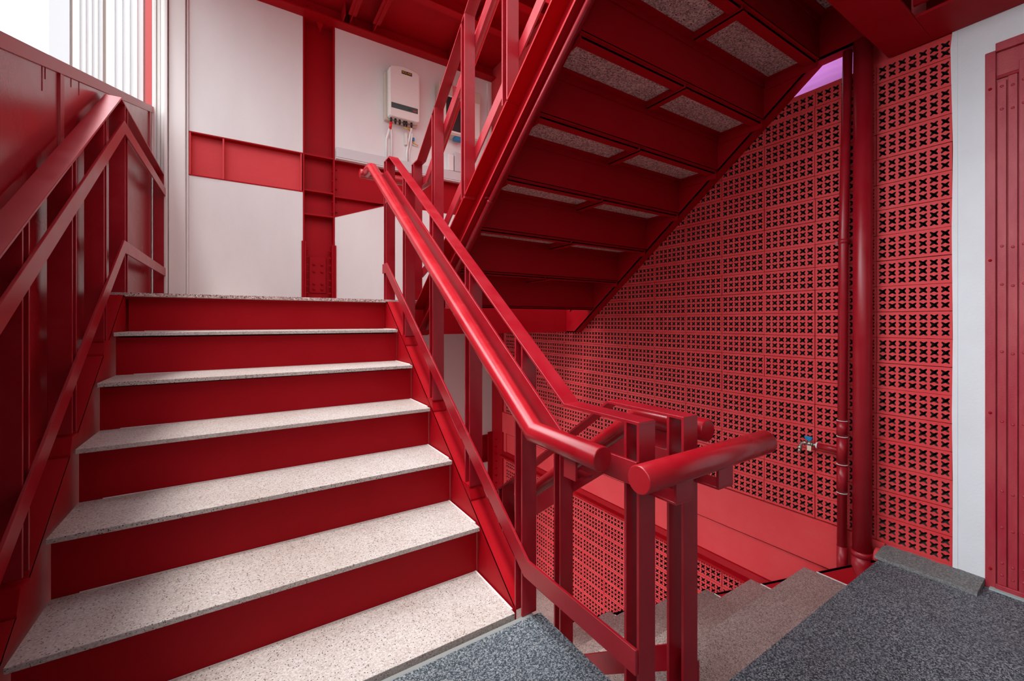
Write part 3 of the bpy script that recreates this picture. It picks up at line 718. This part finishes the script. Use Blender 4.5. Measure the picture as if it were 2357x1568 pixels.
# -- flight going down
t = thing('stair_railing', 'red flat-bar railing that drops into the stair well beside the worn granite steps', 'railing', (0.94, 1.4, -0.6))
topB = [(0.645, 0.712), (0.903, 0.712), (2.60, 0.712 - 0.745 * 1.697)]
fB = interp(topB)
mb = MB(); mb.box(0.913, 0.969, 0.645, 0.645 + TH, -0.02, 0.706); mb.box(0.913, 0.969, 0.687, 0.687 + TH, -0.02, 0.706); bevel(mb.build('post', M_rail, t), 0.0008, 1)
rail_posts(t, 0.913, 0.969, (1.118, 1.491, 1.869, 2.262), lambda y: nose3(y) + 0.0, fB, 0.030)
mb = MB(); mb.box(0.913, 0.969, 2.585, 2.585 + TH, -1.44, -0.55); bevel(mb.build('post', M_rail, t), 0.0008, 1)
mb = MB(); mb.ribbon(topB, -TH, 0, 0.913, 0.969); bevel(mb.build('top_rail', M_rail, t), 0.0008, 1)
mb = MB(); mb.ribbon([(0.645, 0.60), (0.89, 0.60), (2.60, 0.60 - 0.745 * 1.71)], -0.058, 0, 0.9695, 0.977); bevel(mb.build('mid_rail', M_rail, t), 0.0008, 1)
mb = MB(); mb.ribbon([(0.645, 0.088), (0.72, 0.088), (2.60, 0.088 - 0.745 * 1.88)], -0.058, 0, 0.9695, 0.977); bevel(mb.build('lower_rail', M_rail, t), 0.0008, 1)
xb = 1.025
tubeobj('handrail', t, [(xb, 0.652, 0.662), (xb, 0.872, 0.662), (xb, 2.55, 0.662 - 0.752 * 1.678)])
bracket(t, xb, 0.9775, 0.80, 0.662, 0.07)
mb = MB(); mb.box(0.945, 1.035, 0.688, 0.694, 0.52, 0.545); mb.build('bracket', M_rail, t)

# -- round bar across the two end posts
t = thing('handrail_bar', 'thick round red bar fixed across the front of the two end posts', 'handrail', (0.94, 0.59, 0.62))
tubeobj('bar', t, [(0.684, 0.588, 0.6225), (1.185, 0.588, 0.6245)], 0.0300)
for x in (0.802, 0.962):
    mb = MB(); mb.box(x, x + 0.062, 0.585, 0.592, 0.548, 0.60); mb.box(x, x + 0.062, 0.585, 0.700, 0.543, 0.549); bevel(mb.build('bracket', M_rail, t), 0.001, 1)

# ================================================================ PIPES ON THE BLOCK WALL
t = thing('water_pipe', 'slim red-painted water pipe standing on the block wall, carrying the garden tap', 'pipe', (2.2, 0.77, 0))
XP = 2.205
mb = MB(); mb.tube([(XP, 0.778, -0.17), (XP, 0.772, 1.30), (XP, 0.756, 2.11)], 0.0175, 24); mb.build('pipe', M_rail, t)
for a, b in ((0.205, 0.318), (0.332, 0.44), (0.452, 0.51), (-0.17, -0.03)):
    mb = MB(); mb.tube([(XP, 0.777, a), (XP, 0.7765, b)], 0.0195, 24); mb.build('coupling', M_rail, t)
for z in (0.202, 0.325, 0.446, 0.515):
    mb = MB(); mb.tube([(XP, 0.776, z - 0.0010), (XP, 0.776, z + 0.0010)], 0.0205, 24); mb.build('tape_ring', M_tape, t)
mb = MB(); mb.tube([(XP, 0.772, 1.283), (XP, 0.772, 1.303)], 0.0195, 24); mb.box(XW - 0.008, XW - 0.002, 0.728, 0.815, 1.283, 1.303); mb.build('clamp', M_rail, t)
mb = MB(); mb.tube([(XP, 0.776, 0.383), (XP, 0.868, 0.383)], 0.0125, 20); mb.build('branch', M_rail, t)
t = thing('tap', 'weathered metal garden tap with a blue lever, on the branch of the slim pipe', 'tap', (XP, 0.868, 0.37))
mb = MB(); mb.tube([(XP, 0.868, 0.384), (XP, 0.874, 0.384)], 0.0135, 16); mb.build('collar', M_tape, t)
mb = MB(); mb.tube([(XP, 0.874, 0.384), (XP, 0.888, 0.384)], 0.0065, 16); mb.tube([(XP, 0.888, 0.384), (XP, 0.893, 0.384)], 0.0095, 6); mb.tube([(XP, 0.893, 0.384), (XP, 0.912, 0.384)], 0.0085, 16)
mb.tube([(XP, 0.912, 0.384), (XP, 0.922, 0.385), (XP, 0.931, 0.381), (XP - 0.002, 0.937, 0.372), (XP - 0.003, 0.939, 0.360)], 0.0068, 14)
mb.tube([(XP - 0.003, 0.939, 0.366), (XP - 0.004, 0.941, 0.352)], 0.0095, 12); mb.tube([(XP - 0.004, 0.941, 0.352), (XP - 0.005, 0.943, 0.336)], 0.0066, 12)
mb.tube([(XP, 0.903, 0.39), (XP, 0.903, 0.400)], 0.004, 10); mb.build('body', M_chrome, t)
mb = MB(); mb.prism([(0.897, 0.396), (0.909, 0.396), (0.921, 0.408), (0.922, 0.417), (0.890, 0.417), (0.889, 0.409)], XP - 0.005, XP + 0.005, 'x'); bevel(mb.build('lever', M_blue, t), 0.002)
mb = MB(); mb.box(XP - 0.013, XP - 0.012, 0.890, 0.907, 0.355, 0.378); mb.build('paper_tag', M_tag, t)
t = thing('drain_pipe', 'thick red-painted drain pipe beside the slim water pipe, elbowed at the floor', 'pipe', (2.19, 0.70, 0))
XD = 2.195
mb = MB(); mb.tube([(XD, 0.703, -0.03), (XD, 0.701, 1.0), (XD, 0.699, 2.12)], 0.0330, 32); mb.build('pipe', M_rail, t)
mb = MB(); mb.tube([(XD, 0.703, -0.035), (XD, 0.703, -0.012)], 0.0385, 32); mb.box(XD - 0.01, XD + 0.01, 0.652, 0.668, -0.032, -0.015); mb.build('clamp', M_rail, t)
mb = MB(); mb.tube([(XD, 0.703, -0.035), (XD, 0.703, -0.075), (XD, 0.695, -0.10), (XD, 0.675, -0.125), (XD, 0.645, -0.14)], 0.036, 28); mb.build('elbow', M_rail, t)
mb = MB(); mb.tube([(XD + 0.008, 0.66, -0.012), (XD + 0.008, 0.645, -0.012)], 0.028, 24); mb.build('pipe_end', M_wallred, t)

# ================================================================ EQUIPMENT ON THE BACK WALL
YF = 3.78
t = thing('inverter', 'off-white wall-mounted inverter with a dark band and cables below', 'inverter', (1.27, YF, 2.78))
x0, x1, z0, z1 = 1.128, 1.412, 2.792, 3.262
outl = [(x0, z0 + 0.01), (x0 + 0.02, z0 - 0.0), (x1 - 0.02, z0), (x1, z0 + 0.01), (x1, z1 - 0.045), (x1 - 0.02, z1 - 0.018)]
for k in range(7):
    a = k / 6; outl.append((x1 - 0.03 - a * (x1 - x0 - 0.06), z1 - 0.012 + 0.020 * math.sin(PI * a)))
outl += [(x0 + 0.012, z1 - 0.02), (x0, z1 - 0.045)]
mb = MB(); mb.prism(outl, YF, YF + 0.075, 'y'); bevel(mb.build('casing', M_plastic, t), 0.010, 3)
mb = MB(); mb.box(x0 - 0.018, x1 + 0.002, YF + 0.078, YW - 0.004, z0 - 0.012, z1 - 0.05); bevel(mb.build('heat_sink', M_beige, t), 0.003)
mb = MB()
for k in range(7): z = z1 - 0.045 - k * 0.045; mb.box(x0 + 0.014, x1 - 0.020, YF - 0.0012, YF + 0.004, z, z + 0.003)
mb.box(x0 + 0.0125, x0 + 0.0145, YF - 0.0015, YF + 0.004, z0 + 0.01, z1 - 0.03); mb.box(x1 - 0.020, x1 - 0.018, YF - 0.0015, YF + 0.004, z0 + 0.01, z1 - 0.03); mb.build('moulding', M_pvc, t)
mb = MB(); mb.box(x0 + 0.016, x1 - 0.022, YF - 0.003, YF + 0.002, z0 + 0.075, z0 + 0.122); bd = mb.build('band', M_band, t)
mb = MB(); mb.box(1.238, 1.334, YF - 0.003, YF + 0.002, 3.197, 3.226); stk = mb.build('sticker', M_black, t)
def text(s, loc, size, m, parent, ext=0.0006):
    cu = bpy.data.curves.new('lettering', 'FONT'); cu.body = s; cu.size = size; cu.extrude = ext; cu.align_x = 'CENTER'; cu.align_y = 'CENTER'
    o = bpy.data.objects.new('lettering', cu); C.objects.link(o); dg = bpy.context.evaluated_depsgraph_get()
    me = bpy.data.meshes.new_from_object(o.evaluated_get(dg)); bpy.data.objects.remove(o)
    me.transform(Matrix.Rotation(PI / 2, 4, 'X')); me.materials.clear(); me.materials.append(m)
    ob = bpy.data.objects.new('lettering', me); C.objects.link(ob); ob.parent = parent
    root = parent
    while root.parent is not None: root = root.parent
    ob.location = Vector(loc) - Vector(root.location)
text('SOLARI', (1.286, YF - 0.0035, 3.212), 0.026, M_yellow, stk)
text('solar', (1.318, YF - 0.0035, z0 + 0.095), 0.022, M_black, bd)
text('edge', (1.361, YF - 0.0035, z0 + 0.095), 0.022, M_redplastic, bd)
sc = bolt('y', 0.004, 0.002).build('screw', M_chrome, t, (0, 0, 0)); pts = [Vector((x0 + 0.006, YF + 0.012, z)) - t.location for z in (z0 + 0.03, 3.03, z1 - 0.03)]
sc.location = pts[0]; copies(sc, pts, None)
cg = MB(); cg.tube([(0, 0, 0), (0, 0, -0.035)], 0.010, 12); cg.tube([(0, 0, -0.035), (0, 0, -0.048)], 0.007, 12)
g = cg.build('cable_gland', M_black, t, (0, 0, 0)); pts = [Vector((x, YF + 0.045, z0)) - t.location for x in (1.155, 1.195, 1.235, 1.275, 1.298, 1.345)]
g.location = pts[0]; copies(g, pts, None)
mb = MB(); mb.tube([(1.155, YF + 0.045, z0 - 0.038), (1.150, YF + 0.055, z0 - 0.10)], 0.012, 14); mb.build('cable_sleeve', M_redplastic, t)
def cable(name, pts, r, m, label, group=None):
    mb = MB(); mb.tube(pts, r, 10); o = mb.build(name, m, None, pts[-1]); tag(o, label, 'cable', group); return o
yc = YW - 0.012
G = 'white cables under the inverter'
cable('cable', [(1.146, YF + 0.055, 2.70), (1.133, yc, 2.62), (1.131, yc, 2.43)], 0.0095, M_pvc, 'white cable leaving the red sleeve of the inverter, leftmost of the four', G)
cable('cable', [(1.158, YF + 0.055, 2.70), (1.180, yc, 2.62), (1.181, yc, 2.43)], 0.0095, M_pvc, 'white cable beside the red sleeve of the inverter, second from the left', G)
cable('cable', [(1.347, YF + 0.045, 2.745), (1.335, yc, 2.62), (1.323, yc, 2.54), (1.322, yc, 2.43)], 0.0100, M_pvc, 'white cable dropping from the right gland of the inverter, third from the left', G)
cable('cable', [(1.358, YF + 0.055, 2.70), (1.360, yc, 2.60), (1.345, yc, 2.55), (1.347, yc, 2.43)], 0.0065, M_pvc, 'thin white cable under the inverter, rightmost of the four', G)
mb = MB()
for k in range(5): mb.tube([(1.27 + 0.012 * k, YF + 0.05, 2.742 - 0.006 * (k % 3)), (1.285 + 0.008 * k, YF + 0.03, 2.722 + 0.008 * (k % 2)), (1.31 + 0.006 * k, YF + 0.05, 2.735 - 0.01 * (k % 2)), (1.335, YF + 0.055, 2.715)], 0.0022, 6)
tag(mb.build('wire_bundle', M_yellow, None, (1.3, YF + 0.05, 2.73)), 'tangle of thin yellow wires under the inverter', 'wires')
mb = MB(); mb.box(1.302, 1.322, yc - 0.02, yc + 0.008, 2.60, 2.71); tag(mb.build('data_tag', M_plastic, None, (1.31, yc, 2.65)), 'small pale card tag hanging behind the white cables', 'tag')
mb = MB(); mb.box(1.375, 1.395, yc - 0.01, yc, 2.655, 2.685, 0); mb.tube([(1.372, yc, 2.65), (1.40, yc, 2.635), (1.432, yc - 0.01, 2.62)], 0.004, 8, 1); mb.tube([(1.362, yc, 2.63), (1.39, yc, 2.62), (1.422, yc - 0.01, 2.615)], 0.004, 8, 2)
tag(mb.build('plug', [M_blue, M_yellow, M_pvc], None, (1.39, yc, 2.65)), 'small blue plug with loose yellow and white leads, right of the inverter cables', 'plug')
sd_ = MB(); sd_.box(1.122, 1.142, yc - 0.012, yc + 0.006, 2.53, 2.536)
for i, (xx, zz) in enumerate(((1.131, 2.55), (1.181, 2.55), (1.322, 2.50), (1.347, 2.49))): pass

# beige isolator cabinet behind the railing
t = thing('electrical_cabinet', 'beige electrical cabinet with a dark instrument window, seen through the railing', 'cabinet', (1.83, 3.8, 2.75))
mb = MB(); mb.box(1.61, 2.06, 3.79, YW - 0.002, 2.765, 3.255); bevel(mb.build('casing', M_beige, t), 0.006)
mb = MB(); mb.box(1.625, 2.045, 3.782, 3.79, 2.78, 3.14); bevel(mb.build('cover', M_plastic, t), 0.004)
mb = MB(); mb.box(1.675, 1.84, 3.776, 3.784, 2.80, 3.12); bevel(mb.build('window', M_black, t), 0.006)
mb = MB(); mb.box(1.72, 1.80, 3.772, 3.777, 3.03, 3.07, 0); mb.box(1.715, 1.80, 3.772, 3.777, 2.985, 3.015, 0); mb.box(1.73, 1.76, 3.770, 3.773, 2.993, 3.008, 1); mb.build('meter', [M_pvc, M_redplastic], t)
mb = MB()
for x, z in ((1.66, 3.155), (1.66, 2.80)): mb.tube([(x, 3.782, z), (x, 3.772, z)], 0.013, 12)
mb.build('latch', M_black, t)
mb = MB(); mb.box(1.78, 1.86, 3.80, 3.86, 2.735, 2.765); mb.build('cable_gland', M_blue, t)
# white strip right of the cabinet, sockets
mb = MB(); mb.box(2.19, 2.215, YW - 0.02, YW - 0.001, 2.43, 3.45); tag(mb.build('cable_duct', M_pvc, None, (2.2, YW, 2.43)), 'narrow vertical white cable duct right of the beige cabinet', 'duct')
mb = MB(); mb.box(1.735, 1.79, YW - 0.045, YW - 0.001, 2.44, 2.60); tag(bevel(mb.build('junction_box', M_pvc, None, (1.76, YW, 2.44)), 0.004), 'small white junction box standing on the grey trunking, left one', 'box')
mb = MB(); mb.box(1.80, 1.875, YW - 0.05, YW - 0.001, 2.44, 2.63); tag(bevel(mb.build('junction_box', M_trunk, None, (1.84, YW, 2.44)), 0.004), 'wider grey junction box on the trunking, right of the white one', 'box')
# trunking
t = thing('cable_trunking', 'long pale grey cable trunking on top of the red beam', 'trunking', (1.5, YW - 0.03, 2.33))
mb = MB(); mb.box(0.694, 2.40, YW - 0.052, YW - 0.003, 2.350, 2.436); bevel(mb.build('cover', M_trunk, t), 0.003)
mb = MB(); mb.box(0.694, 2.40, YW - 0.045, YW - 0.003, 2.340, 2.350); mb.build('base', M_cream, t)
mb = MB(); mb.tube([(2.272, YW - 0.02, 0.84), (2.272, YW - 0.02, -1.12)], 0.0135, 14); mb.tube([(2.272, YW - 0.02, -0.33), (2.272, YW - 0.02, -0.27)], 0.016, 14)
tag(mb.build('conduit', M_pvc, None, (2.272, YW - 0.02, -1.12)), 'thin white vertical conduit on the cream wall below the landing', 'conduit')

# ================================================================ OUTSIDE
t = thing('neighbouring_building', 'white ribbed metal cladding of the building outside, beyond the parapet', 'building', (-1.0, 4.8, -1.5))
mb = MB(); mb.box(-1.216, -1.104, 4.60, 5.2, -3.2, 8.0, 0); mb.box(-1.104, -0.56, 4.62, 5.2, -3.2, 8.0, 1); mb.build('wall', [mat('pale_grey_corner_sheet', (0.66, 0.67, 0.68), 0.6), mat('beige_backing', (0.50, 0.38, 0.34), 0.8)], t)
xs = [(-1.096, -1.075), (-0.93, -0.905), (-0.885, -0.872), (-0.72, -0.71)]
mb = MB()
for a, b in ((-1.088, -0.915), (-0.897, -0.668)):
    mb.box(a, b, 4.600, 4.62, -3.2, 8.0)
    for k in range(1, 5):
        x = a + (b - a) * k / 5; mb.box(x - 0.010, x + 0.010, 4.586, 4.60, -3.2, 8.0)
bevel(mb.build('cladding_sheet', M_clad, t), 0.004)
mb = MB(); mb.box(-0.652, -0.600, 4.570, 4.62, -3.2, 8.0); mb.build('edge_trim', mat('faded_red_trim', (0.60, 0.08, 0.08), 0.6), t)
# purple canopy beyond the block wall
mb = MB(); n = 40
prof = [(2.353, 2.02), (2.40, 2.10), (2.50, 2.26), (2.64, 2.44), (2.80, 2.60)]
for i in range(n + 1):
    y = 0.70 + 1.15 * i / n; sg = 0.004 * math.sin(i * 1.9)
    mb.v += [(x, y, z + sg) for x, z in prof] + [(x + 0.003, y, z + sg - 0.003) for x, z in prof]
for i in range(n):
    for k in range(4):
        a, b = i * 10 + k, i * 10 + 10 + k
        mb.f += [[a, a + 1, b + 1, b], [a + 5, b + 5, b + 6, a + 6]]; mb.m += [0, 0]; mb.sm += [True, True]
tag(mb.build('canopy', M_purple, None, (2.6, 1.2, 2.13)), 'purple cloth canopy glimpsed over the top of the block wall, behind the pipes', 'canopy')
